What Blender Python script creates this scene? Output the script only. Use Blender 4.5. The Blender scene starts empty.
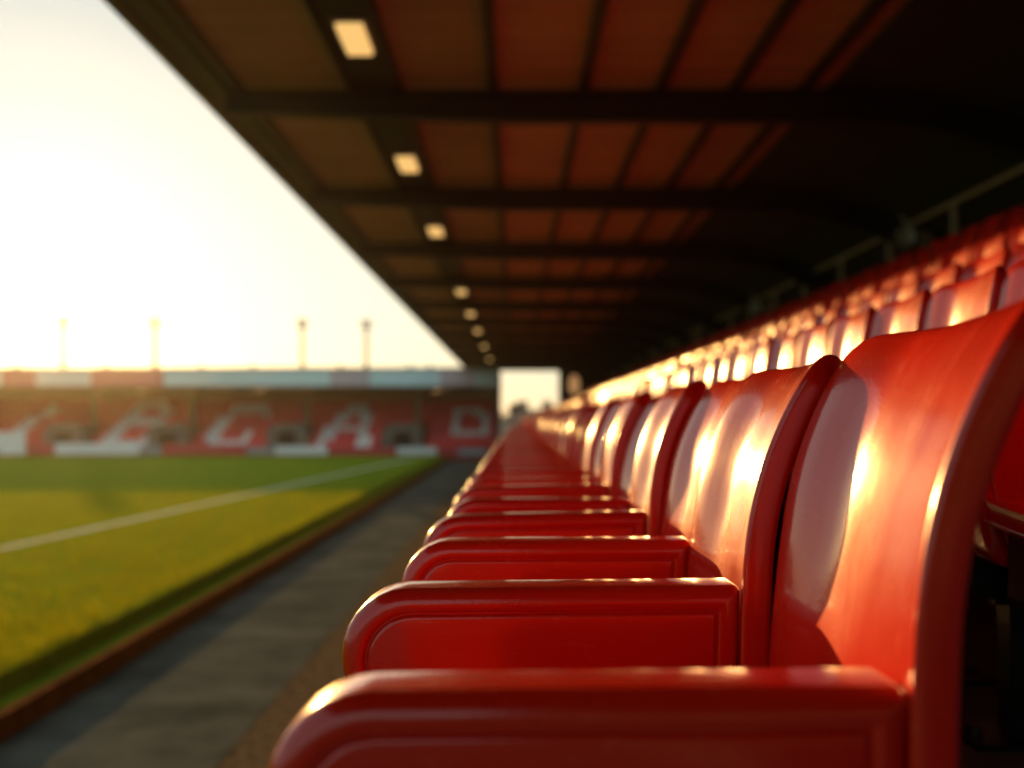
import bpy, bmesh, math, random
import numpy as np
from mathutils import Vector, Matrix
random.seed(4)
RNG = np.random.default_rng(7)
R = math.radians
S = bpy.context.scene
C = S.collection

# ------------------------------------------------------------------ camera, world, sun, exposure
F = 1060.0                                  # focal length in pixels at 1024 wide
cam = bpy.data.cameras.new('camera')
cam.sensor_width = 36.0
cam.lens = 36.0 * F / 1024.0
cam.clip_start = 0.05
cam.clip_end = 3000
cam.dof.use_dof = True
cam.dof.focus_distance = 1.33
cam.dof.aperture_fstop = cam.lens / 1000.0 / 0.0150
camo = bpy.data.objects.new('camera', cam)
C.objects.link(camo)
CZ = 2.5
camo.location = (0, 0, CZ)
camo.rotation_euler = (R(90 + 1.95), 0, R(0.16))
S.camera = camo

HAZE = 0.00016
SUN_AZ, SUN_EL = 24.0, 8.5                  # degrees left of +Y, above the horizon
W = bpy.data.worlds.new('World')
S.world = W
W.use_nodes = True
wn = W.node_tree.nodes
sky = wn.new('ShaderNodeTexSky')
sky.sky_type = 'NISHITA'
sky.sun_disc = False
sky.sun_elevation = R(SUN_EL)
sky.sun_rotation = R(-SUN_AZ)
sky.air_density = 1.0
sky.dust_density = 0.5
sky.ozone_density = 2.0
bg = wn['Background']
bg.inputs[1].default_value = 0.05
tint = wn.new('ShaderNodeMix')                # evening sky is a little creamier than the sky model's
tint.data_type = 'RGBA'
tint.blend_type = 'MULTIPLY'
tint.inputs[0].default_value = 1.0
tint.inputs[7].default_value = (0.50, 0.47, 0.40, 1)
W.node_tree.links.new(sky.outputs[0], tint.inputs[6])
sky_fill = wn.new('ShaderNodeMix')                # constant pale ambient added to the sky model to lift shaded areas
sky_fill.data_type = 'RGBA'
sky_fill.blend_type = 'ADD'
sky_fill.inputs[0].default_value = 1.0
sky_fill.inputs[7].default_value = (3.3, 3.65, 3.45, 1)
W.node_tree.links.new(tint.outputs[2], sky_fill.inputs[6])
W.node_tree.links.new(sky_fill.outputs[2], bg.inputs[0])

sun = bpy.data.lights.new('sun', 'SUN')
sun.energy = 3.6
sun.angle = R(0.5)
sun.color = (1.0, 0.52, 0.15)
suno = bpy.data.objects.new('sun', sun)
C.objects.link(suno)
d_sun = Vector((-math.sin(R(SUN_AZ)) * math.cos(R(SUN_EL)), math.cos(R(SUN_AZ)) * math.cos(R(SUN_EL)), math.sin(R(SUN_EL))))
suno.rotation_euler = d_sun.to_track_quat('Z', 'Y').to_euler()

S.view_settings.view_transform = 'Standard'
S.view_settings.look = 'None'
S.view_settings.exposure = 1.3
S.view_settings.gamma = 1.0
S.render.engine = 'CYCLES'
S.cycles.use_denoising = True
S.cycles.max_bounces = 8
S.cycles.diffuse_bounces = 4
S.cycles.sample_clamp_indirect = 6.0
S.cycles.sample_clamp_direct = 60.0

# ------------------------------------------------------------------ materials
def mat(name, color, rough=0.6, metal=0.0, var=0.0, vscale=6.0, color2=None, bump=0.0, bscale=40.0, coat=0.0,
        rvar=0.0, spec=0.5, transl=0.0, emit=None, estr=0.0):
    m = bpy.data.materials.new(name)
    m.use_nodes = True
    nt = m.node_tree
    n, L = nt.nodes, nt.links
    b = n['Principled BSDF']
    b.inputs['Base Color'].default_value = (*color, 1)
    b.inputs['Roughness'].default_value = rough
    b.inputs['Metallic'].default_value = metal
    b.inputs['Specular IOR Level'].default_value = spec
    b.inputs['Coat Weight'].default_value = coat
    b.inputs['Coat Roughness'].default_value = 0.08
    if emit:
        b.inputs['Emission Color'].default_value = (*emit, 1)
        b.inputs['Emission Strength'].default_value = estr
    tc = n.new('ShaderNodeTexCoord')
    if var or color2:
        nz = n.new('ShaderNodeTexNoise')
        nz.inputs['Scale'].default_value = vscale
        nz.inputs['Detail'].default_value = 8
        nz.inputs['Roughness'].default_value = 0.65
        L.new(tc.outputs['Object'], nz.inputs['Vector'])
        cr = n.new('ShaderNodeValToRGB')
        cr.color_ramp.elements[0].position = 0.35
        cr.color_ramp.elements[1].position = 0.68
        c2 = color2 or tuple(max(0, c * (1 - var)) for c in color)
        cr.color_ramp.elements[0].color = (*c2, 1)
        cr.color_ramp.elements[1].color = (*color, 1)
        L.new(nz.outputs[0], cr.inputs[0])
        L.new(cr.outputs[0], b.inputs['Base Color'])
    if rvar:
        nr = n.new('ShaderNodeTexNoise')
        nr.inputs['Scale'].default_value = vscale * 1.7
        nr.inputs['Detail'].default_value = 6
        L.new(tc.outputs['Object'], nr.inputs['Vector'])
        mr = n.new('ShaderNodeMapRange')
        mr.inputs[1].default_value = 0.3
        mr.inputs[2].default_value = 0.7
        mr.inputs[3].default_value = rough - rvar
        mr.inputs[4].default_value = rough + rvar
        L.new(nr.outputs[0], mr.inputs[0])
        L.new(mr.outputs[0], b.inputs['Roughness'])
    if bump:
        nb = n.new('ShaderNodeTexNoise')
        nb.inputs['Scale'].default_value = bscale
        nb.inputs['Detail'].default_value = 4
        L.new(tc.outputs['Object'], nb.inputs['Vector'])
        bp = n.new('ShaderNodeBump')
        bp.inputs['Strength'].default_value = bump
        bp.inputs['Distance'].default_value = 0.01
        L.new(nb.outputs[0], bp.inputs['Height'])
        L.new(bp.outputs[0], b.inputs['Normal'])
    if transl:
        tr = n.new('ShaderNodeBsdfTranslucent')
        tr.inputs[0].default_value = (color[0] * 1.6, color[1] * 1.25, color[2] * 0.6, 1)
        mx = n.new('ShaderNodeMixShader')
        mx.inputs[0].default_value = transl
        out = n['Material Output']
        L.new(b.outputs[0], mx.inputs[1])
        L.new(tr.outputs[0], mx.inputs[2])
        L.new(mx.outputs[0], out.inputs[0])
    return m


def seat_plastic():
    """glossy moulded red plastic: slight orange peel, dusty film, fine scratches"""
    m = mat('red_plastic', (0.55, 0.007, 0.0015), rough=0.30, spec=0.26, coat=0.85)
    m.node_tree.nodes['Principled BSDF'].inputs['Coat Roughness'].default_value = 0.11
    nt = m.node_tree
    n, L = nt.nodes, nt.links
    b = n['Principled BSDF']
    tc = n['Texture Coordinate']
    n1 = n.new('ShaderNodeTexNoise'); n1.inputs['Scale'].default_value = 9; n1.inputs['Detail'].default_value = 8; n1.inputs['Roughness'].default_value = 0.7
    mp = n.new('ShaderNodeMapping'); mp.inputs['Scale'].default_value = (1, 1, 0.8)
    L.new(tc.outputs['Object'], mp.inputs[0]); L.new(mp.outputs[0], n1.inputs['Vector'])
    mr = n.new('ShaderNodeMapRange'); mr.inputs[1].default_value = 0.32; mr.inputs[2].default_value = 0.72
    mr.inputs[3].default_value = 0.22; mr.inputs[4].default_value = 0.30
    L.new(n1.outputs[0], mr.inputs[0]); L.new(mr.outputs[0], b.inputs['Roughness'])
    # sparse pale scuffs
    n2 = n.new('ShaderNodeTexNoise'); n2.inputs['Scale'].default_value = 55; n2.inputs['Detail'].default_value = 6; n2.inputs['Roughness'].default_value = 0.8
    mp2 = n.new('ShaderNodeMapping'); mp2.inputs['Scale'].default_value = (0.5, 0.5, 1.4)
    L.new(tc.outputs['Object'], mp2.inputs[0]); L.new(mp2.outputs[0], n2.inputs['Vector'])
    cr = n.new('ShaderNodeValToRGB')
    cr.color_ramp.elements[0].position = 0.57; cr.color_ramp.elements[0].color = (0, 0, 0, 1)
    cr.color_ramp.elements[1].position = 0.78; cr.color_ramp.elements[1].color = (0.3, 0.3, 0.3, 1)
    L.new(n2.outputs[0], cr.inputs[0])
    mx = n.new('ShaderNodeMix'); mx.data_type = 'RGBA'
    mx.inputs[6].default_value = (0.55, 0.007, 0.0015, 1); mx.inputs[7].default_value = (0.55, 0.16, 0.11, 1)
    L.new(cr.outputs[0], mx.inputs[0])
    oi = n.new('ShaderNodeObjectInfo')
    mu = n.new('ShaderNodeMix'); mu.data_type = 'RGBA'; mu.blend_type = 'MULTIPLY'; mu.inputs[0].default_value = 1.0
    L.new(mx.outputs[2], mu.inputs[6]); L.new(oi.outputs['Color'], mu.inputs[7])
    L.new(mu.outputs[2], b.inputs['Base Color'])
    n3 = n.new('ShaderNodeTexNoise'); n3.inputs['Scale'].default_value = 260; n3.inputs['Detail'].default_value = 2
    L.new(tc.outputs['Object'], n3.inputs['Vector'])
    n4 = n.new('ShaderNodeTexNoise'); n4.inputs['Scale'].default_value = 7; n4.inputs['Detail'].default_value = 2
    L.new(tc.outputs['Object'], n4.inputs['Vector'])
    b1 = n.new('ShaderNodeBump'); b1.inputs['Strength'].default_value = 0.06; b1.inputs['Distance'].default_value = 0.002
    L.new(n3.outputs[0], b1.inputs['Height'])
    b2 = n.new('ShaderNodeBump'); b2.inputs['Strength'].default_value = 0.02; b2.inputs['Distance'].default_value = 0.03
    L.new(n4.outputs[0], b2.inputs['Height']); L.new(b1.outputs[0], b2.inputs['Normal'])
    L.new(b2.outputs[0], b.inputs['Normal']); L.new(b2.outputs[0], b.inputs['Coat Normal'])
    cn = n.new('ShaderNodeMapRange'); cn.inputs[1].default_value = 0.3; cn.inputs[2].default_value = 0.75; cn.inputs[3].default_value = 0.07; cn.inputs[4].default_value = 0.12
    L.new(n1.outputs[0], cn.inputs[0]); L.new(cn.outputs[0], b.inputs['Coat Roughness'])
    return m


RED = seat_plastic()
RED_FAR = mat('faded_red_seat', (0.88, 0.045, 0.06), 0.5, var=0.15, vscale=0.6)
WHITE_SEAT = mat('white_seat', (0.92, 0.93, 0.93), 0.5, var=0.1)
BLACK = mat('black_plastic', (0.012, 0.012, 0.013), 0.38, rvar=0.08)
CONC = mat('terrace_concrete', (0.20, 0.19, 0.175), 0.85, color2=(0.11, 0.105, 0.10), vscale=2.2, bump=0.5, bscale=70)
ASPHALT = mat('path_asphalt', (0.125, 0.140, 0.122), 0.95, spec=0.0, color2=(0.055, 0.064, 0.057), vscale=0.9, bump=1.0, bscale=35)
GRAVEL = mat('gravel', (0.19, 0.145, 0.09), 0.95, spec=0.0, color2=(0.05, 0.038, 0.024), vscale=11, bump=1.0, bscale=45)
EARTH = mat('ground_earth', (0.10, 0.10, 0.07), 0.95, color2=(0.06, 0.07, 0.04), vscale=0.05)
SOIL = mat('soil', (0.035, 0.028, 0.018), 0.95, var=0.5, vscale=12, bump=0.8)
KERB = mat('kerb_timber', (0.22, 0.09, 0.03), 0.9, spec=0.0, color2=(0.12, 0.05, 0.018), vscale=3, bump=0.4)
TURF = mat('turf', (0.16, 0.245, 0.016), 0.95, spec=0.0, color2=(0.12, 0.185, 0.012), vscale=0.9, bump=1.0, bscale=55)
BLADE = mat('grass_blade', (0.19, 0.245, 0.007), 0.7, color2=(0.045, 0.09, 0.004), vscale=6, transl=0.45, spec=0.0)
LINE = mat('line_paint', (0.9, 0.92, 0.86), 0.9, spec=0.0, var=0.35, vscale=9)
STEEL = mat('dark_painted_steel', (0.035, 0.028, 0.022), 0.55, var=0.35, vscale=4)
PURLIN = mat('purlin_steel', (0.05, 0.036, 0.026), 0.6, var=0.3, vscale=3)
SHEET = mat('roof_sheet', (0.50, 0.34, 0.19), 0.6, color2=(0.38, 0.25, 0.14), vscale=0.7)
SHEET_OLIVE = mat('olive_roof_sheet', (0.34, 0.30, 0.19), 0.7, color2=(0.24, 0.21, 0.13), vscale=0.7)
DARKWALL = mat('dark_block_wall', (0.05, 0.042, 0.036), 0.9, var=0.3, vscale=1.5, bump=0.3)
RAILM = mat('weathered_steel', (0.62, 0.50, 0.36), 0.55, var=0.3, vscale=5)
LAMPCASE = mat('lamp_housing', (0.09, 0.075, 0.06), 0.6)
LAMP = mat('warm_lamp', (0.9, 0.8, 0.6), 0.5, emit=(1.0, 0.62, 0.2), estr=0.36)
BULB = mat('bulkhead_lamp', (0.9, 0.7, 0.5), 0.5, emit=(1.0, 0.5, 0.2), estr=0.16)
PALE = mat('pale_plastic', (0.82, 0.80, 0.72), 0.45, var=0.12)
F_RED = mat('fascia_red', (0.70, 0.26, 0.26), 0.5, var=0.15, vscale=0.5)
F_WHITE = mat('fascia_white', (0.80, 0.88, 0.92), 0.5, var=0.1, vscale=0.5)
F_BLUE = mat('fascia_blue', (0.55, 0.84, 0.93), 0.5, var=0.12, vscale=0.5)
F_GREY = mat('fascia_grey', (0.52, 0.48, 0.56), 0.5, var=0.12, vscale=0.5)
ROOFBACK = mat('far_roof', (0.34, 0.22, 0.13), 0.8, var=0.3, vscale=0.5)
FARCONC = mat('far_concrete', (0.20, 0.19, 0.17), 0.9, var=0.3, vscale=1)
F_STEP = mat('painted_red_step', (0.50, 0.04, 0.04), 0.9, var=0.35, vscale=1)
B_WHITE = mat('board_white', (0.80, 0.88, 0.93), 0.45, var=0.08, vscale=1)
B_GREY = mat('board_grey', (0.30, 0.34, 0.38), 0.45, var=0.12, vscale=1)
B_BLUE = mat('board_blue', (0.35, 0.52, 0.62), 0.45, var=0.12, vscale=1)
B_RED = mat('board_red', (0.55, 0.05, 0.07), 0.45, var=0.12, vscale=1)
VOID = mat('dark_opening', (0.012, 0.011, 0.01), 0.9)
MASTM = mat('mast_steel', (0.16, 0.13, 0.09), 0.5, var=0.2)
RENDER_W = mat('rendered_wall', (0.42, 0.42, 0.38), 0.9, var=0.25, vscale=0.8)
TILE = mat('roof_tile', (0.20, 0.12, 0.08), 0.85, var=0.3, vscale=3)
GLASS = mat('window_glass', (0.05, 0.06, 0.07), 0.1)
BARK = mat('bark', (0.10, 0.075, 0.05), 0.9, var=0.4)
LEAF = mat('leaf', (0.06, 0.075, 0.025), 0.7, var=0.4, vscale=2, transl=0.3)

# ------------------------------------------------------------------ helpers
class MB:
    def __init__(s):
        s.v, s.f, s.m = [], [], []

    def add(s, vs, fs, mi=0):
        o = len(s.v)
        s.v += [tuple(p) for p in vs]
        s.f += [tuple(i + o for i in f) for f in fs]
        s.m += [mi] * len(fs)

    def box(s, x0, x1, y0, y1, z0, z1, mi=0):
        s.add([(x0, y0, z0), (x1, y0, z0), (x1, y1, z0), (x0, y1, z0), (x0, y0, z1), (x1, y0, z1), (x1, y1, z1), (x0, y1, z1)],
              [(3, 2, 1, 0), (4, 5, 6, 7), (0, 1, 5, 4), (1, 2, 6, 5), (2, 3, 7, 6), (3, 0, 4, 7)], mi)

    def tube(s, a, b, r0, r1=None, n=10, mi=0):
        a, b = Vector(a), Vector(b)
        r1 = r0 if r1 is None else r1
        d = (b - a).normalized()
        u = d.orthogonal().normalized()
        w = d.cross(u)
        vs = []
        for p, r in ((a, r0), (b, r1)):
            for i in range(n):
                t = 2 * math.pi * i / n
                vs.append(p + u * (r * math.cos(t)) + w * (r * math.sin(t)))
        fs = [(i, (i + 1) % n, n + (i + 1) % n, n + i) for i in range(n)]
        fs += [tuple(range(n - 1, -1, -1)), tuple(range(n, 2 * n))]
        s.add(vs, fs, mi)

    def ball(s, c, rx, ry, rz, nu=16, nv=10, mi=0):
        vs = [(c[0], c[1], c[2] - rz)]
        for j in range(1, nv):
            p = math.pi * j / nv
            for i in range(nu):
                t = 2 * math.pi * i / nu
                vs.append((c[0] + rx * math.sin(p) * math.cos(t), c[1] + ry * math.sin(p) * math.sin(t), c[2] - rz * math.cos(p)))
        vs.append((c[0], c[1], c[2] + rz))
        fs = [(0, 1 + (i + 1) % nu, 1 + i) for i in range(nu)]
        for j in range(nv - 2):
            a, b = 1 + j * nu, 1 + (j + 1) * nu
            fs += [(a + i, a + (i + 1) % nu, b + (i + 1) % nu, b + i) for i in range(nu)]
        e = len(vs) - 1
        a = 1 + (nv - 2) * nu
        fs += [(e, a + i, a + (i + 1) % nu) for i in range(nu)]
        s.add(vs, fs, mi)

    def loft(s, loops, cap=True, mi=0):
        n = len(loops[0])
        vs = [p for l in loops for p in l]
        fs = []
        for k in range(len(loops) - 1):
            for i in range(n):
                j = (i + 1) % n
                fs.append((k * n + i, k * n + j, (k + 1) * n + j, (k + 1) * n + i))
        if cap:
            fs.append(tuple(range(n - 1, -1, -1)))
            fs.append(tuple(range((len(loops) - 1) * n, len(loops) * n)))
        s.add(vs, fs, mi)

    def prism(s, poly, axis, a, b, mi=0):
        """polygon in two axes extruded along the third ('y': poly is (x,z); 'x': poly is (y,z); 'z': (x,y))"""
        def P(p, t):
            return {'y': (p[0], t, p[1]), 'x': (t, p[0], p[1]), 'z': (p[0], p[1], t)}[axis]
        n = len(poly)
        s.add([P(p, a) for p in poly] + [P(p, b) for p in poly],
              [tuple(range(n)), tuple(range(2 * n - 1, n - 1, -1))] + [(i, n + i, n + (i + 1) % n, (i + 1) % n) for i in range(n)], mi)

    def mesh(s, name, mats, smooth=None):
        me = bpy.data.meshes.new(name)
        me.from_pydata(s.v, [], s.f)
        for m in (mats if isinstance(mats, (list, tuple)) else [mats]):
            me.materials.append(m)
        if any(s.m):
            me.polygons.foreach_set('material_index', s.m)
        bm = bmesh.new()
        bm.from_mesh(me)
        bmesh.ops.recalc_face_normals(bm, faces=bm.faces)
        if smooth:
            for f in bm.faces:
                f.smooth = True
            for e in bm.edges:
                if len(e.link_faces) == 2 and e.calc_face_angle(0) > smooth:
                    e.smooth = False
        bm.to_mesh(me)
        bm.free()
        return me

    def build(s, name, mats, parent=None, smooth=None, loc=None):
        return link(name, s.mesh(name, mats, smooth), parent, loc)


def link(name, me, parent=None, loc=None):
    o = bpy.data.objects.new(name, me)
    C.objects.link(o)
    if parent is not None:
        o.parent = parent
    if loc:
        o.location = loc
    return o


def tag(o, label=None, cat=None, group=None, kind=None):
    if label: o['label'] = label
    if cat: o['category'] = cat
    if group: o['group'] = group
    if kind: o['kind'] = kind
    return o


def thing(name, label, cat, loc=(0, 0, 0), group=None):
    o = bpy.data.objects.new(name, None)
    o.empty_display_size = 0.2
    C.objects.link(o)
    o.location = loc
    return tag(o, label, cat, group)


def sheet(name, x0, x1, y0, y1, z, m):
    b = MB()
    b.add([(x0, y0, z), (x1, y0, z), (x1, y1, z), (x0, y1, z)], [(0, 1, 2, 3)])
    return tag(b.build(name, m), kind='structure')


# ------------------------------------------------------------------ ground, path, pitch
TURF_Z = 0.30
FAR = 66.0                                   # front of the stand behind the goal
sheet('ground', -900, 900, -300, 1500, 0.0, EARTH)
sheet('path', -3.98, -2.15, -4, 78, 0.008, ASPHALT)
sheet('gravel_strip', -2.15, -0.35, -4, 78, 0.004, GRAVEL)
b = MB(); b.box(-4.07, -3.975, -4, FAR - 0.2, 0, 0.21)
tag(b.build('kerb', KERB), kind='structure')
b = MB(); b.prism([(-4.07, 0.0), (-4.07, 0.10), (-4.38, 0.13), (-4.44, TURF_Z), (-80, TURF_Z), (-80, 0.0)], 'y', -4, FAR - 0.25)
tag(b.build('pitch', TURF), kind='structure')
# touchline, slightly off the stand's own direction
b = MB()
def tl(y): return -6.15 - (56.7 - y) * (8.77 - 6.15) / (56.7 - 18.06)
for y0 in np.arange(2, 62, 2.0):
    y1 = y0 + 2.0
    b.add([(tl(y0) - .085, y0, TURF_Z + .012), (tl(y0) + .085, y0, TURF_Z + .012), (tl(y1) + .085, y1, TURF_Z + .012), (tl(y1) - .085, y1, TURF_Z + .012)], [(0, 1, 2, 3)])
tag(b.build('touchline', LINE), kind='structure')

# grass blades on the near part of the pitch (nobody could count them)
def grass():
    N = 230000
    y = 3.0 + 30 * RNG.random(N * 2) ** 1.6
    x = -4.39 - RNG.random(N * 2) * (0.52 * y + 3.0)
    keep = (np.abs(x - (-6.15 - (56.7 - y) * 0.0678)) > 0.11) | (RNG.random(N * 2) < 0.15)
    x, y = x[keep][:N], y[keep][:N]
    N = len(x)
    clump = np.sin(x * 31 + 2 * np.sin(y * 9)) * np.sin(y * 27 + 2 * np.sin(x * 11)) + 0.5 * np.sin(x * 5.1 + 1.7 * np.sin(y * 3.3)) * np.sin(y * 4.3 + 1.3 * np.sin(x * 2.9)) + 0.7 * np.sin(x * 13 + y * 7) * np.sin(y * 11 - x * 5)
    h = np.maximum(0.010, 0.048 + 0.048 * np.clip(clump, -1, 1.3)) * (0.6 + 0.8 * RNG.random(N))
    h *= 1 + 1.3 * (x > -4.75) * RNG.random(N) + 0.5 * (y < 12)
    a = RNG.random(N) * 2 * np.pi
    w = 0.0035 + 0.003 * RNG.random(N)
    lean = 0.5 * h * RNG.random(N)
    la = RNG.random(N) * 2 * np.pi
    V = np.zeros((N, 3, 3), np.float32)
    zb = np.where(x > -4.44, TURF_Z - 0.16 * (x + 4.44) / 0.07, TURF_Z) - 0.004
    V[:, 0] = np.stack([x - w * np.cos(a), y - w * np.sin(a), zb], 1)
    V[:, 1] = np.stack([x + w * np.cos(a), y + w * np.sin(a), zb], 1)
    V[:, 2] = np.stack([x + lean * np.cos(la), y + lean * np.sin(la), zb + h], 1)
    me = bpy.data.meshes.new('grass')
    me.vertices.add(3 * N)
    me.vertices.foreach_set('co', V.ravel())
    me.loops.add(3 * N)
    me.loops.foreach_set('vertex_index', np.arange(3 * N, dtype=np.int32))
    me.polygons.add(N)
    me.polygons.foreach_set('loop_start', np.arange(0, 3 * N, 3, dtype=np.int32))
    me.update(calc_edges=True)
    me.materials.append(BLADE)
    tag(link('grass', me), 'short grass blades covering the near pitch', None, None, 'stuff')
grass()

# ------------------------------------------------------------------ our stand: terrace, roof, columns
SP = 0.85                                    # row spacing
RISE = [0, .285, .345, .381, .414, .43]
NROW = 6
FLOOR = [1.65 + sum(RISE[:k + 1]) for k in range(NROW)]
Y_END = 67.2
WALK_Z = 4.05
BACK_X = 7.4
gs = thing('grandstand', 'long covered stand whose dark roof spans above the red seat rows', 'grandstand')
prof = [(-0.35, 0.0), (-0.35, FLOOR[0])]
for k in range(1, NROW):
    x = 0.48 + SP * (k - 1)
    prof += [(x, FLOOR[k - 1]), (x, FLOOR[k])]
xw = 0.48 + SP * (NROW - 1)
prof += [(xw + .45, FLOOR[-1]), (xw + .45, WALK_Z), (BACK_X, WALK_Z), (BACK_X, 0.0)]
b = MB(); b.prism(prof, 'y', -6, Y_END)
b.build('terrace', CONC, gs)
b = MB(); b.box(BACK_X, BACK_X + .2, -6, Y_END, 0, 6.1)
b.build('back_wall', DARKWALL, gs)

RZ = 5.98                                    # roof sheet
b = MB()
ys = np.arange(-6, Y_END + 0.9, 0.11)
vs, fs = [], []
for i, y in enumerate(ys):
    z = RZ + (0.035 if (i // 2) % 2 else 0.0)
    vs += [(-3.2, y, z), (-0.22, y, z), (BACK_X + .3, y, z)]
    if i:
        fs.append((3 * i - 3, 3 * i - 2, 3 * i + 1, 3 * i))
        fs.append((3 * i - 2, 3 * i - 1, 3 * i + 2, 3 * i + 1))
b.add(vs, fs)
b.m = [1, 0] * (len(fs) // 2)                  # the outer bay gets the grey-olive sheet colour
b.build('roof_sheet', [SHEET, SHEET_OLIVE], gs)
b = MB(); b.box(-3.2, BACK_X + .3, -6, Y_END + .8, RZ + .05, RZ + .16)
b.build('roof_deck', STEEL, gs)
b = MB(); b.box(-3.30, -3.203, -6, Y_END + .8, RZ - .12, RZ + .2); b.box(-3.2, -2.98, -6, Y_END + .8, RZ - .07, RZ - .002)
b.build('eaves_gutter', STEEL, gs)

BEAMS = [-4.0, 1.2, 6.1, 10.9, 15.5, 20.3, 25.2, 30.2, 35.2, 40.2, 45.2, 50.2, 55.2, 60.2, 65.2]
COLX = 6.0
def beam(y):
    b = MB()
    # I section: top flange, web with curved haunch down to the column line, bottom flange following it
    xs = [-3.0 + 6.0 * i / 6 for i in range(7)] + [3.0 + 3.2 * (i / 10) for i in range(1, 11)]
    def low(x):
        t = max(0, (x - 3.2) / 3.0)
        taper = 0.38 - 0.10 * max(0, min(1, (0.0 - x) / 3.0))
        return RZ - taper - 0.85 * t ** 2.4
    b.box(-3.0, 6.2, y - .07, y + .07, RZ - .085, RZ - .07)
    poly = [(-3.0, RZ - .07), (6.2, RZ - .07)] + [(x, low(x)) for x in reversed(xs)]
    b.prism(poly, 'y', y - .012, y + .012)
    for i in range(len(xs) - 1):
        x0, x1 = xs[i], xs[i + 1]
        b.prism([(x0, low(x0)), (x1, low(x1)), (x1, low(x1) - .02), (x0, low(x0) - .02)], 'y', y - .085, y + .085)
    return b.build('roof_beam', STEEL, gs)
for y in BEAMS:
    beam(y)
for x in (-2.86, -0.22, 0.72, 1.52, 2.28, 3.0):
    b = MB(); b.box(x - .05, x + .05, -6, Y_END, RZ - .075, RZ - .003)
    b.build('purlin', PURLIN, gs)
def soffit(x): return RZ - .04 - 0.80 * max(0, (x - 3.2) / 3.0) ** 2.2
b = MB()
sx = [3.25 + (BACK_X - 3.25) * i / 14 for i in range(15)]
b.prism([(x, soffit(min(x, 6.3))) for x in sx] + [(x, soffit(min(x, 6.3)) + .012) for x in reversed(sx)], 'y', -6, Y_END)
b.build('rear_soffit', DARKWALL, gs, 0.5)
b = MB(); b.box(-1.66, -1.20, -6, Y_END, RZ - .068, RZ - .004); b.box(-1.70, -1.662, -6, Y_END, RZ - .12, RZ - .004); b.box(-1.198, -1.16, -6, Y_END, RZ - .12, RZ - .004)
b.build('cable_tray', STEEL, gs)
for y in BEAMS[2::2]:
    b = MB(); b.box(COLX - .10, COLX + .10, y - .1, y - .085, WALK_Z, RZ - .5); b.box(COLX - .10, COLX + .10, y + .085, y + .1, WALK_Z, RZ - .5); b.box(COLX - .012, COLX + .012, y - .084, y + .084, WALK_Z, RZ - .5)
    b.build('column', RAILM, gs)
# end frame of the stand: wall over the rows, header, corner post
b = MB()
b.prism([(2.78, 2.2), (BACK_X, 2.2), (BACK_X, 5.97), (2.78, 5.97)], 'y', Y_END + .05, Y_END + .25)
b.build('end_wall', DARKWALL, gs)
b = MB(); b.box(-3.15, 2.77, Y_END + .06, Y_END + .24, 5.62, 5.97)
b.build('end_header', STEEL, gs)
b = MB(); b.box(-1.14, -0.92, Y_END + .06, Y_END + .26, 0, 5.62)
b.build('end_post', STEEL, gs)
b = MB(); b.box(-0.35, BACK_X, -6.3, -6.05, 0, 6.1)  # unseen near end wall, added to keep bright sky out of seat reflections
b.build('end_wall', DARKWALL, gs)

# ------------------------------------------------------------------ red seats
PITCH = 0.451
Y0 = 0.772
ARM = 0.665

def smooth_path(pts, n):
    out = []
    P = [pts[0]] + pts + [pts[-1]]
    segs = len(pts) - 1
    for k in range(n):
        t = k / (n - 1) * segs
        i = min(int(t), segs - 1)
        u = t - i
        p0, p1, p2, p3 = (np.array(P[i + j], float) for j in range(4))
        out.append(0.5 * (2 * p1 + (p2 - p0) * u + (2 * p0 - 5 * p1 + 4 * p2 - p3) * u * u + (3 * p1 - p0 - 3 * p2 + p3) * u ** 3))
    return np.array(out)

BACKPATH = [(.266, -.265), (.267, -.15), (.2685, -.05), (.270, 0.0), (.273, .05), (.280, .10), (.293, .15), (.313, .20), (.336, .243), (.357, .270), (.380, .284)]

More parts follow.
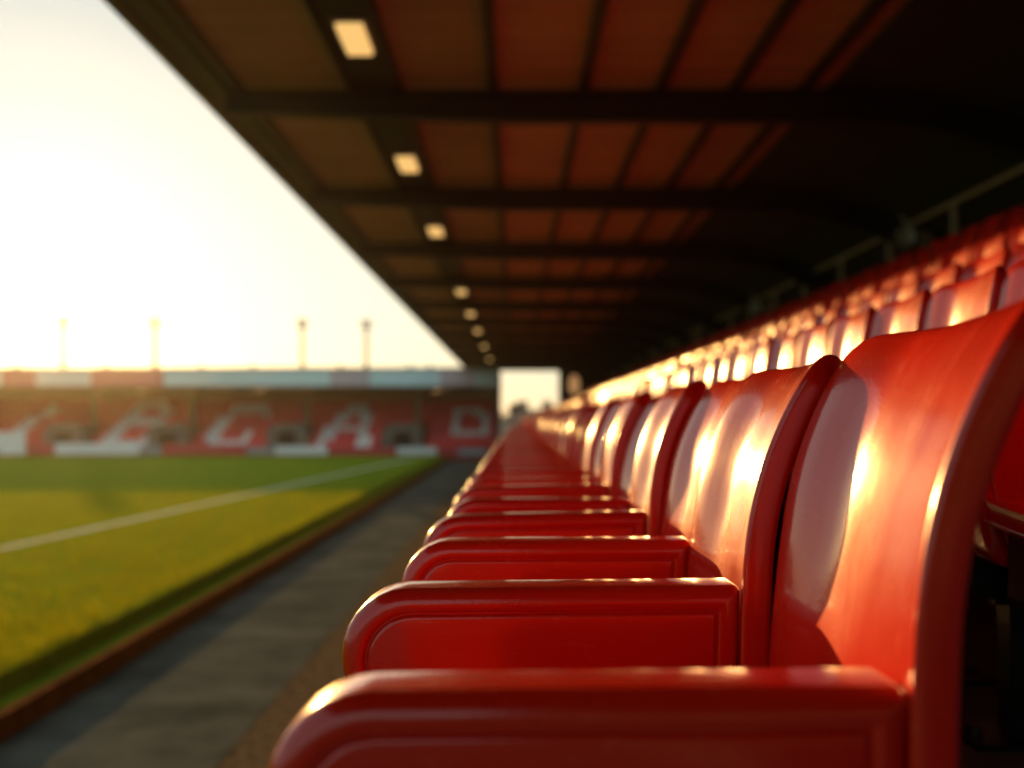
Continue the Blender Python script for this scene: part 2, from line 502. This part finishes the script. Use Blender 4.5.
def backrest(nv=44, nu=20, na=5, lean=1.0):
    path = smooth_path([(.264 + (x - .264) * lean if z > 0 else x, z) for x, z in BACKPATH], nv)
    seg = np.linalg.norm(np.diff(path, axis=0), axis=1)
    s = np.concatenate([[0], np.cumsum(seg)])
    T = s[-1]
    tan = np.gradient(path, axis=0)
    tan /= np.linalg.norm(tan, axis=1)[:, None]
    loops = []
    for k in range(nv):
        rem = T - s[k]
        def corner(Rc):
            return Rc - math.sqrt(max(0, Rc * Rc - max(0, Rc - rem) ** 2)) if rem < Rc else 0.0
        ya = -0.046 + corner(0.055) * 0.9
        yb = 0.4025 - corner(0.075) * 0.95
        tk = min(1.0, math.sqrt(max(0.02, 1 - max(0, 1 - rem / 0.022) ** 2)))
        nrm = np.array([-tan[k][1], tan[k][0]])      # faces -x, up
        hh = max(0.0, min(1.0, (path[k][1] + .16) / .26))
        hh = hh * hh * (3 - 2 * hh)
        def dish(u):
            u = min(1, max(0, u))
            D = 0.012 + 0.026 * hh
            e = D * math.sin(math.pi / 2 * u / .7) if u < .7 else D * (1 + math.cos(math.pi * (u - .7) / .3)) / 2
            return e + (0.006 + 0.012 * hh) * u
        def pt(y, dep):
            u = (y + 0.046) / 0.4485
            q = path[k] - nrm * dep
            return (q[0] + dish(u), y, q[1] + ARM)
        def thick(y):
            u = (y + 0.046) / 0.4485
            return 0.034 - 0.006 * min(1, max(0, u))
        loop = []
        ra, rb = 0.010, 0.012
        c0 = 0.5 * 0.043 * (1 - tk)
        def dep(y, f):           # f 0 front, 1 back, squeezed at the top edge
            t = thick(y)
            return t * (0.5 + (f - 0.5) * tk)
        for i in range(nu + 1):
            y = ya + ra + (yb - rb - ya - ra) * i / nu
            loop.append(pt(y, dep(y, 0)))
        tb = thick(yb)
        for i in range(1, na * 2):
            a = math.pi * i / (na * 2)
            loop.append(pt(yb - rb + rb * math.sin(a) ** 0.8, dep(yb, 0.5 - 0.5 * math.cos(a))))
        for i in range(nu + 1):
            y = yb - rb - (yb - rb - ya - ra) * i / nu
            loop.append(pt(y, dep(y, 1)))
        for i in range(1, na * 2):
            a = math.pi * i / (na * 2)
            cs = math.cos(a)
            f = 0.5 + 0.5 * math.copysign(abs(cs) ** 0.45, cs)
            loop.append(pt(ya + ra - ra * math.sin(a) ** 0.45, dep(ya, f)))
        loops.append(loop)
    b = MB()
    b.loft(loops)
    return b.mesh('backrest', RED, 1.0)

def offset_outline(poly, d):
    n = len(poly)
    out = []
    for i in range(n):
        p0, p1, p2 = (np.array(poly[(i + j) % n]) for j in (-1, 0, 1))
        e1, e2 = p1 - p0, p2 - p1
        n1 = np.array([-e1[1], e1[0]]) / np.linalg.norm(e1)
        n2 = np.array([-e2[1], e2[0]]) / np.linalg.norm(e2)
        m = n1 + n2
        m /= max(0.15, m.dot(m) / 2)
        out.append(p1 + m * d)
    return out

def rounded(corners, seg=8):
    """corners: (x, z, r), counter-clockwise"""
    pts = []
    n = len(corners)
    for i in range(n):
        p0, p, p1 = (np.array(corners[(i + j) % n][:2], float) for j in (-1, 0, 1))
        r = corners[i][2]
        a, c = (p0 - p) / np.linalg.norm(p0 - p), (p1 - p) / np.linalg.norm(p1 - p)
        ang = math.acos(np.clip(a.dot(c), -1, 1))
        L = r / math.tan(ang / 2)
        cen = p + (a + c) / np.linalg.norm(a + c) * r / math.sin(ang / 2)
        s0, s1 = p + a * L - cen, p + c * L - cen
        A0 = math.atan2(s0[1], s0[0])
        dA = (math.atan2(s1[1], s1[0]) - A0 + math.pi) % (2 * math.pi) - math.pi
        k = seg
        for j in range(k + 1):
            t = A0 + dA * j / k
            pts.append(cen + r * np.array([math.cos(t), math.sin(t)]))
    return pts

def arm_panel(seg=8):
    cor = [(.262, ARM - .33, .045), (.272, ARM + .0005, .008), (-.194, ARM - .004, .074), (-.115, ARM - .33, .05)]
    t = 0.0425
    r = 0.017
    side = [(r - r * math.cos(a), t - r + r * math.sin(a)) for a in [math.pi / 2 * i / 6 for i in range(7)]]   # (inset, y)
    side += [(0.0235, t - .0004), (0.025, t - .0015), (0.0262, t - .005), (0.028, t - .005), (0.0292, t - .0026), (0.0305, t - .0014), (0.033, t - .0011), (0.06, t - .0011)]
    loops = []
    for d, y in [(d, -y) for d, y in reversed(side)] + side:
        pc = offset_outline([(c[0], c[1]) for c in cor], d)
        o = rounded([(p[0], p[1], max(.004, c[2] - d * .8)) for p, c in zip(pc, cor)], seg)
        loops.append([(p[0], y, p[1]) for p in o])
    b = MB()
    b.loft(loops)
    if seg > 4:                                  # two sunk screw heads low at the rear of the outer face
        for x, z in ((.205, ARM - .155), (.182, ARM - .158)):
            b.tube((x, -t + .0005, z), (x, -t + .006, z), .0045, n=10, mi=1)
    return b.mesh('arm_panel', [RED, BLACK], 0.9)

def seat_pan():
    loops = []
    for x, dz, w in ((-.13, -.02, .006), (-.135, -.008, .003), (-.12, 0, 0), (-.05, -.006, 0), (.08, -.014, 0), (.19, -.006, 0), (.268, .02, 0)):
        y0, y1, zt, zb = .044 + w, .407 - w, .452 + dz, .418 + dz * .5
        l = []
        for i in range(9):
            u = i / 8
            l.append((x, y0 + (y1 - y0) * u, zt - .012 * math.sin(math.pi * u)))
        for i in range(9):
            u = 1 - i / 8
            l.append((x, y0 + (y1 - y0) * u, zb - .012 * math.sin(math.pi * u)))
        loops.append(l)
    b = MB(); b.loft(loops)
    return b.mesh('seat_pan', RED, 0.7)

def under_box():
    b = MB()
    b.prism([(-.085, .275), (.16, .255), (.20, .30), (.20, .414), (-.10, .414), (-.105, .30)], 'y', .06, .392)
    b.box(-.06, -.03, .08, .10, .262, .275); b.box(-.06, -.03, .35, .37, .262, .275)
    return b.mesh('under_box', BLACK)

def pedestal():
    b = MB()
    b.box(.02, .10, .20, .25, .012, .262)
    b.box(-.06, .18, .155, .295, .001, .012)
    for x in (-.035, .155):
        b.tube((x, .225, .012), (x, .225, .024), .012, n=6)
    return b.mesh('pedestal', BLACK)

M_BACK_UP = backrest(lean=0.45)
M_BACK, M_ARM, M_PAN, M_BOX, M_PED = backrest(), arm_panel(), seat_pan(), under_box(), pedestal()

def simple_seat(full=False):
    """back, arm and pan of one far seat as a single light mesh"""
    ms = [backrest(14, 8, 2, 0.45), arm_panel(2), M_PAN, M_PED]
    bm = bmesh.new()
    for m in ms:
        bm.from_mesh(m)
    me = bpy.data.meshes.new('stadium_seat')
    bm.to_mesh(me)
    bm.free()
    me.materials.clear()
    me.materials.append(RED)
    me.materials.append(BLACK)
    k = len(M_PED.polygons)
    idx = [0] * (len(me.polygons) - k) + [1] * k
    me.polygons.foreach_set('material_index', idx)
    return me
M_FAR = simple_seat()

ORD = ['first', 'second', 'third', 'fourth', 'fifth', 'sixth', 'seventh', 'eighth', 'ninth', 'tenth', 'eleventh', 'twelfth']
ROWN = ['front row', 'second row', 'third row', 'fourth row', 'fifth row', 'topmost row']
first_arm = None
def seat_root(row, n):
    o = bpy.data.objects.new('stadium_seat', None)
    o.empty_display_size = 0.1
    return o

def seat_label(row, n):
    if row == 0:
        special = ['large out-of-focus glossy red seat nearest the camera in the front row',
                   'sharp red seat right beyond the nearest one in the front row']
        if n < 2: return special[n]
    if n < 12:
        return 'glossy red seat, %s from the near end of the %s' % (ORD[n], ROWN[row])
    return 'glossy red seat farther along the %s, melting into its blurred line' % ROWN[row]

spots = []
n_tot = int((Y_END - 1.2 - Y0) / PITCH)
for row in range(NROW):
    for n in range(n_tot):
        y = Y0 + n * PITCH
        x = SP * row
        if x - 0.16 > 0.50 * (y + 0.55):           # wholly outside the frame
            continue
        d2 = x * x + y * y
        show = (0.35 if row == 0 else 0.28 if row == 1 else 0.14) / d2     # how large it shows
        if row == 0 and n > 0: show *= 1.3
        spots.append((show, row, n, x, y))
spots.sort(reverse=True)
MAXI = 298
near, rest = spots[:MAXI], spots[MAXI:]
for show, row, n, x, y in near:
    z = FLOOR[row]
    lab, grp = seat_label(row, n), 'red seats of the ' + ROWN[row]
    jit = random.Random(row * 1000 + n)
    tv = jit.uniform(.84, 1.1)
    tone = (tv, tv * jit.uniform(.8, 1.5), tv, 1)
    if y < 13:
        o = bpy.data.objects.new('stadium_seat', None)
        C.objects.link(o)
        for nm, me in (('backrest', M_BACK if row == 0 else M_BACK_UP), ('arm_panel', M_ARM), ('seat_pan', M_PAN), ('under_box', M_BOX), ('pedestal', M_PED)):
            c = bpy.data.objects.new(nm, me)
            C.objects.link(c)
            c.parent = o
            c.color = tone
            if nm == 'backrest' and row == 0 and n > 0:
                c.scale = (1, 1, .982)
    else:
        o = bpy.data.objects.new('stadium_seat', M_FAR)
        C.objects.link(o)
    o.location = (x + jit.uniform(-.004, .004), y + (jit.uniform(-.003, .003) if n else 0), z + (jit.uniform(-.002, .002) if n else 0))
    o.color = tone
    if n: o.rotation_euler = (jit.uniform(-.006, .006), jit.uniform(-.012, .012), jit.uniform(-.018, .014))
    if row == 0 and n == 1:                      # second seat set proud so its edge shades the nearest backrest
        o.location = (-.020, y, z)
        o.rotation_euler = (0, 0, 0)
    if row == 1 and n < 8:
        o.rotation_euler = (0, 0, .004)
    tag(o, lab, 'seat', grp)

def merge(me, places, name, label):
    nv, npoly, nl = len(me.vertices), len(me.polygons), len(me.loops)
    co = np.empty(nv * 3, np.float32); me.vertices.foreach_get('co', co); co = co.reshape(-1, 3)
    vi = np.empty(nl, np.int32); me.loops.foreach_get('vertex_index', vi)
    ls = np.empty(npoly, np.int32); me.polygons.foreach_get('loop_start', ls)
    mi = np.empty(npoly, np.int32); me.polygons.foreach_get('material_index', mi)
    sm = np.empty(npoly, bool); me.polygons.foreach_get('use_smooth', sm)
    K = len(places)
    P = np.array(places, np.float32)
    out = bpy.data.meshes.new(name)
    out.vertices.add(nv * K)
    out.vertices.foreach_set('co', (co[None] + P[:, None, :]).ravel())
    out.loops.add(nl * K)
    out.loops.foreach_set('vertex_index', (vi[None] + (np.arange(K, dtype=np.int32) * nv)[:, None]).ravel())
    out.polygons.add(npoly * K)
    out.polygons.foreach_set('loop_start', (ls[None] + (np.arange(K, dtype=np.int32) * nl)[:, None]).ravel())
    out.polygons.foreach_set('material_index', np.tile(mi, K))
    out.polygons.foreach_set('use_smooth', np.tile(sm, K))
    out.update(calc_edges=True)
    for m in me.materials:
        out.materials.append(m)
    return tag(link(name, out), label, None, None, 'stuff')
merge(M_FAR, [(x, y, FLOOR[row]) for s_, row, n, x, y in rest], 'seat_rows', 'distant red seats running on to the far end of the stand')

# ------------------------------------------------------------------ lamps under the roof, railing, loudspeakers
LY = [9.1, 13.6, 18.5, 23.4, 27.3, 33.0, 39.3, 47.6, 57.4]
LY.pop(3)
LY = [y * .92 for y in LY]
LN = ['nearest', 'second nearest', 'third nearest', 'fourth nearest', 'fifth nearest', 'sixth nearest', 'seventh nearest', 'most distant']
for i, y in enumerate(LY):
    t = thing('ceiling_lamp', 'warm glowing strip lamp under the stand roof, %s of its row' % LN[i], 'lamp', (-1.28, y, RZ - .42), 'lamps under the stand roof')
    b = MB(); b.box(-.14, .14, -.36, .36, 0, .055); b.box(-.02, .02, -.34, -.3, .055, .07); b.box(-.02, .02, .3, .34, .055, .07)
    for dy in (-.28, .28):
        b.tube((0, dy, .05), (0, dy, .36), .008, n=6)
    b.build('housing', LAMPCASE, t)
    b = MB()
    b.loft([[(-.105 + q, -.31 + q, z), (.105 - q, -.31 + q, z), (.105 - q, .31 - q, z), (-.105 + q, .31 - q, z)] for q, z in ((0, -.001), (.0, -.035), (.02, -.05))])
    b.build('diffuser', LAMP, t)

hr = thing('handrail', 'brown steel railing along the dark rear walkway above the seats', 'railing', (5.75, 0, WALK_Z))
b = MB(); b.tube((0, 4, 1.30), (0, Y_END - .5, 1.30), .032, n=8); b.tube((0, 4, .72), (0, Y_END - .5, .72), .02, n=8)
b.build('rail', RAILM, hr, 0.8)
for y in np.arange(4.2, 66, 2.4):
    b = MB(); b.box(-.03, .03, y - .03, y + .03, 0, 1.262)
    b.build('post', RAILM, hr)

for i, (yc, zc, lab) in enumerate(((15.5, 5.35, 'nearer pair of pale horn loudspeakers on the dark stand column'), (25.2, 5.35, 'farther pair of pale horn loudspeakers on the dark stand column'))):
    t = thing('loudspeaker', lab, 'loudspeaker', (COLX - .10, yc - .05, zc), 'loudspeakers on the columns')
    for k, (dx, dz, r) in enumerate(((-.17, .13, .17), (-.24, -.19, .15))):
        loops = []
        for q, rr in ((.16, .3), (.10, .35), (.02, .6), (-.08, .95), (-.11, 1.0), (-.115, .9), (-.08, .72), (-.05, .3)):
            loops.append([(dx + math.cos(a) * rr * r, q - .08, dz + math.sin(a) * rr * r) for a in [2 * math.pi * j / 20 for j in range(20)]])
        b = MB(); b.loft(loops)
        b.build('horn', PALE, t, 0.9)
    b = MB(); b.box(-.25, 0, .07, .10, -.03, .02); b.box(-.2, -.17, .071, .099, -.19, .12)
    b.build('bracket', STEEL, t)

t = thing('bulkhead_lamp', 'small oval amber lamp on the dark end wall beside the bright opening', 'lamp', (3.75, Y_END + .045, 4.75))
b = MB(); b.ball((0, -.05, 0), .34, .09, .62, 20, 12); b.build('lens', BULB, t, 1.0)
b = MB(); b.box(-.4, .4, -.045, 0, -.7, .7); b.build('back_plate', STEEL, t)

# ------------------------------------------------------------------ stand behind the goal
def PX(x, Y=FAR): return (x - 515.0) * Y / F
fs_ = thing('far_stand', 'low covered stand behind the goal with lettered red seating under a striped fascia', 'grandstand')
XL, XR = -78.0, PX(499)
NR, RD, RR = 10, 0.80, 0.30
Yb, Zb = 67.6, 0.12
prof = [(66.9, 0.0), (66.9, Zb)]
for r in range(NR):
    prof += [(Yb + RD * r, Zb + RR * r), (Yb + RD * r, Zb + RR * (r + 1))]
prof += [(Yb + RD * NR, Zb + RR * NR), (Yb + RD * NR, 0)]
b = MB(); b.prism(prof, 'x', XL, XR)
b.build('terrace', F_STEP, fs_)
yb = Yb + RD * NR
b = MB(); b.box(XL, XR, yb + .01, yb + .25, 0, 5.35)
b.build('back_wall', ROOFBACK, fs_)
b = MB(); b.prism([(66.12, 4.7), (yb + .6, 5.18), (yb + .6, 5.7), (66.12, 5.66)], 'x', XL, XR)
b.build('roof', ROOFBACK, fs_)
b = MB(); b.box(XR - .25, XR - .01, 66.95, yb, 0, 4.6)
b.build('side_wall', FARCONC, fs_)
# striped fascia
edges = [0, 35, 90, 163, 245, 330, 370, 440, 475, 499]
cols = [F_RED, F_WHITE, F_RED, F_BLUE, F_BLUE, F_GREY, F_BLUE, F_GREY, F_BLUE]
segs = [(PX(edges[i]), PX(edges[i + 1]), cols[i]) for i in range(9)]
x = PX(0)
k = 0
while x > XL + 1:
    x2 = max(XL, x - (4.2, 4.8)[k % 2])
    segs.append((x2, x, (F_WHITE, F_RED)[k % 2]))
    x = x2
    k += 1
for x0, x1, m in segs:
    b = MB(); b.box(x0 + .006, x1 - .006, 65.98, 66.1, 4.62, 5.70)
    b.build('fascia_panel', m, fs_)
b = MB(); b.box(XL, XR, 65.9, 66.2, 5.704, 5.78)
b.build('gutter', STEEL, fs_)
for xp in (15, 62, 105, 154, 200, 252, 302, 340, 366, 410, 430):
    b = MB(); b.box(PX(xp) - .12, PX(xp) + .12, 66.0, 66.2, 5.782, 5.94)
    b.build('roof_vent', STEEL, fs_)
# columns with vomitories
VX = [-40, 80, 180, 295, 406]
for xv in VX + [-160, -280]:
    X = PX(xv, 70)
    b = MB(); b.box(X + .5, X + .95, 70.3, 70.7, 1.8, 4.9)
    b.build('column', ROOFBACK, fs_)
    v = MB()
    v.prism([(X - 1.25, .7), (X - 1.25, 1.75), (X - .8, 2.25), (X + 1.0, 2.3), (X + 1.3, 1.9), (X + 1.3, .7)], 'y', 67.35, 70.2)
    vo = v.build('entrance_box', FARCONC, fs_)
    v = MB(); v.box(X - .55, X + .6, 67.3, 67.345, .75, 1.75)
    v.build('opening', VOID, vo)

# seats of the far stand: one mass of several hundred, white ones spelling the letters
STROKES = [  # letter strokes on the bank: (x0, y0, x1, y1, half width), read along the front and up the rows
    (10, 438, 55, 408, 4.2),
    (106, 441, 142, 407, 4.6), (142, 406, 168, 406, 3.0), (169, 408, 161, 421, 4.0), (130, 422, 158, 422, 2.8), (158, 425, 148, 440, 4.2), (106, 443, 148, 443, 3.0),
    (268, 416, 264, 409, 4), (264, 408, 240, 408, 3.6), (238, 409, 214, 434, 4.6), (211, 434, 211, 440, 4.4), (211, 442, 245, 442, 3.4), (246, 441, 249, 434, 4),
    (318, 446, 350, 410, 4.6), (350, 408, 368, 408, 3.6), (366, 408, 364, 446, 5), (338, 428, 362, 428, 3.4),
    (455, 432, 459, 414, 4.2), (459, 412, 481, 412, 3.4), (482, 414, 485, 432, 4.2), (455, 433, 485, 433, 3.4),
]
def is_white(px, py):
    for x0, y0, x1, y1, w in STROKES:
        dx, dy = x1 - x0, y1 - y0
        t = max(0, min(1, ((px - x0) * dx + (py - y0) * dy) / (dx * dx + dy * dy)))
        if math.hypot(px - x0 - t * dx, (py - y0 - t * dy)) < w:
            return True
    return False
mb = MB()
for r in range(NR):
    yy, zz = Yb + RD * r + .12, Zb + RR * (r + 1)
    xx = XR - .5
    while xx > XL + .5:
        px = 515 + xx * F / (yy + .4)
        py = 420 - (zz + .58 - CZ) * F / (yy + .4)
        blocked = any(abs(xx - PX(v_, 70)) < 1.3 for v_ in VX + [-160, -280]) and r < 5
        if not blocked:
            mi = 1 if is_white(px, py) else 0
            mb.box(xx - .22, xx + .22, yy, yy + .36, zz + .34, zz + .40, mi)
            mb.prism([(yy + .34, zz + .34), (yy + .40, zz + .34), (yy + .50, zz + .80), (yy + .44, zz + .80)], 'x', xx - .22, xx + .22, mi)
        xx -= .5
o = tag(mb.build('far_seats', [RED_FAR, WHITE_SEAT]), 'bank of red seats behind the goal with white seats forming large letters', None, None, 'stuff')

# lamps under the far roof
for px, lab in ((141, 'small dim lamp under the far roof, above the slanted second letter'), (260, 'small dim lamp under the far roof, above the third letter'), (437, 'small dim lamp under the far roof, left of the last letter')):
    t = thing('ceiling_lamp', lab, 'lamp', (PX(px, 68), 68.0, 4.56), 'lamps under the far stand roof')
    b = MB(); b.box(-.3, .3, -.2, .2, -.12, .05); b.build('housing', LAMPCASE, t)
    b = MB(); b.loft([[(-.26 + q, -.16 + q, z), (.26 - q, -.16 + q, z), (.26 - q, .16 - q, z), (-.26 + q, .16 - q, z)] for q, z in ((0, -.121), (.03, -.24))])
    b.build('diffuser', BULB, t)

# perimeter boards
boards = [(-60, 26, 432, B_WHITE, 'long white perimeter board under the slanted bar letter'),
          (27, 54, 444, B_RED, 'short red perimeter board between two white boards'),
          (55, 140, 443, B_WHITE, 'wide white perimeter board under the slanted second letter'),
          (141, 162, 446, B_GREY, 'short slate grey perimeter board beside the wide white one'),
          (164, 246, 444, B_RED, 'wide red perimeter board below the third letter'),
          (247, 274, 447, B_GREY, 'small slate grey perimeter board between red and white boards'),
          (275, 328, 446, B_WHITE, 'white perimeter board at the foot of the tall pointed letter'),
          (330, 395, 447, B_RED, 'red perimeter board right of the tall pointed letter'),
          (397, 437, 447, B_WHITE, 'small white perimeter board below the fourth tunnel entrance'),
          (439, 457, 448, B_RED, 'narrow red perimeter board beside the small white one'),
          (458, 487, 449, B_BLUE, 'pale blue perimeter board at the corner of the pitch')]
for x0, x1, yt, m, lab in boards:
    Yd = 65.95
    X0, X1 = PX(x0, Yd) + .02, PX(x1, Yd) - .02
    h = CZ - (yt - 420) * Yd / F
    t = thing('perimeter_board', lab, 'advertising board', ((X0 + X1) / 2, Yd, TURF_Z - .2), 'boards along the goal line')
    w = (X1 - X0) / 2
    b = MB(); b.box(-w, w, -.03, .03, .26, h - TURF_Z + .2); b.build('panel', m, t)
    for s_ in (-1, 1):
        b = MB(); b.prism([(.031, .2), (.06, h * .8), (.09, h * .8), (.55, .2)], 'x', s_ * (w - .3) - .03, s_ * (w - .3) + .03); b.build('leg', STEEL, t)
    # colour stripe / blank panel detail

# floodlight masts beyond
for px, top, Yd, lab in ((62, 320, 96, 'leftmost of the slender floodlight masts behind the far stand'),
                         (154, 321, 96, 'slender floodlight mast behind the far stand, second from the left'),
                         (302, 322, 104, 'slender floodlight mast behind the far stand, third from the left'),
                         (366, 323, 104, 'rightmost of the slender floodlight masts behind the far stand')):
    X = PX(px, Yd)
    zt = CZ + (420 - top) * Yd / F
    t = thing('floodlight_mast', lab, 'floodlight mast', (X, Yd, 0), 'floodlight masts behind the far stand')
    b = MB(); b.tube((0, 0, 0), (0, 0, zt - .5), .27, .17, n=10); b.build('pole', MASTM, t, 0.9)
    b = MB(); b.box(-.55, .55, -.05, .05, zt - .55, zt - .48); b.box(-.55, .55, -.05, .05, zt - .02, zt + .05); b.build('crossbar', MASTM, t)
    for dx in (-.36, 0, .36):
        for dz in (-.30, .22):
            b = MB(); b.prism([(-.22, zt - .38 + dz + .2), (-.16, zt - .1 + dz + .2), (.06, zt - .16 + dz + .2), (.06, zt - .3 + dz + .2)], 'x', dx - .16, dx + .16)
            b.build('floodlight', STEEL, t)

# ------------------------------------------------------------------ what shows through the end opening
def tree(x, y, h, r, label, seed):
    rr = random.Random(seed)
    t = thing('tree', label, 'tree', (x, y, 0), 'trees beyond the end opening')
    b = MB(); b.tube((0, 0, 0), (0, 0, h * .55), .2, .09, n=8)
    for i in range(6):
        a = rr.uniform(0, 6.28); z = h * rr.uniform(.3, .55)
        b.tube((0, 0, z), (math.cos(a) * r * .7, math.sin(a) * r * .7, z + h * .25), .07, .02, n=5)
    b.build('trunk', BARK, t, 0.9)
    c = MB()
    cl = [(rr.gauss(0, r * .45), rr.gauss(0, r * .45), h * rr.uniform(.45, .92), r * rr.uniform(.25, .5)) for _ in range(16)]
    for i in range(1500):
        q = rr.choice(cl)
        v = Vector((rr.gauss(0, 1), rr.gauss(0, 1), rr.gauss(0, 1))).normalized() * q[3] * rr.uniform(.6, 1.05)
        p = Vector(q[:3]) + v
        n = (v.normalized() + Vector((rr.uniform(-.8, .8), rr.uniform(-.8, .8), rr.uniform(-.8, .8)))).normalized()
        u = n.orthogonal().normalized() * rr.uniform(.10, .2)
        w = n.cross(u)
        c.add([p - u, p + w * .6, p + u, p - w * .6], [(0, 1, 2, 3)])
    c.build('crown', LEAF, t)
tree(PX(519, 104), 104, 4.7, .8, 'slim dark tree seen through the end opening, left of centre', 3)
tree(PX(546, 112), 112, 4.5, 1.4, 'broad low tree seen through the end opening, right side', 5)
tree(PX(506, 120), 120, 3.7, 1.8, 'small low tree at the left edge of the end opening', 8)

bw = thing('boundary_wall', 'pale grey rendered boundary wall below the bright end opening', 'wall', (0, 86, 0))
b = MB(); b.box(-14, 14, -.1, .1, 0, 2.35); b.build('wall_face', RENDER_W, bw)
b = MB(); b.box(-14, 14, -.16, .16, 2.352, 2.46); b.build('coping', FARCONC, bw)

h = thing('house', 'small grey rendered house with a hipped roof beyond the end opening', 'house', (PX(534, 98), 98, 0))
b = MB(); b.box(-2.6, 2.6, 0, 5, 0, 2.7); b.build('wall', RENDER_W, h)
b = MB(); b.add([(-2.9, -.3, 2.7), (2.9, -.3, 2.7), (2.9, 5.3, 2.7), (-2.9, 5.3, 2.7), (-1.2, 2.5, 3.5), (1.2, 2.5, 3.5)], [(0, 1, 5, 4), (1, 2, 5), (2, 3, 4, 5), (3, 0, 4), (3, 2, 1, 0)]); b.build('roof', TILE, h)
for x in (-1.5, 1.1):
    b = MB(); b.box(x - .45, x + .45, -.04, -.003, 1.0, 2.2); w = b.build('window', F_WHITE, h)
    b = MB(); b.box(x - .37, x + .37, -.05, -.041, 1.08, 2.12); b.build('pane', GLASS, w)

# ------------------------------------------------------------------ evening haze
hv = bpy.data.materials.new('haze')
hv.use_nodes = True
hn = hv.node_tree.nodes
hn.remove(hn['Principled BSDF'])
pv = hn.new('ShaderNodeVolumePrincipled')
pv.inputs['Color'].default_value = (0.9, 0.88, 0.82, 1)
pv.inputs['Density'].default_value = HAZE
pv.inputs['Anisotropy'].default_value = 0.90
hv.node_tree.links.new(pv.outputs[0], hn['Material Output'].inputs['Volume'])
if HAZE > 0:
    b = MB(); b.box(-950, 950, -350, 1550, -1.0, 22)
    tag(b.build('haze', hv), 'thin warm evening haze in the air', None, None, 'stuff')
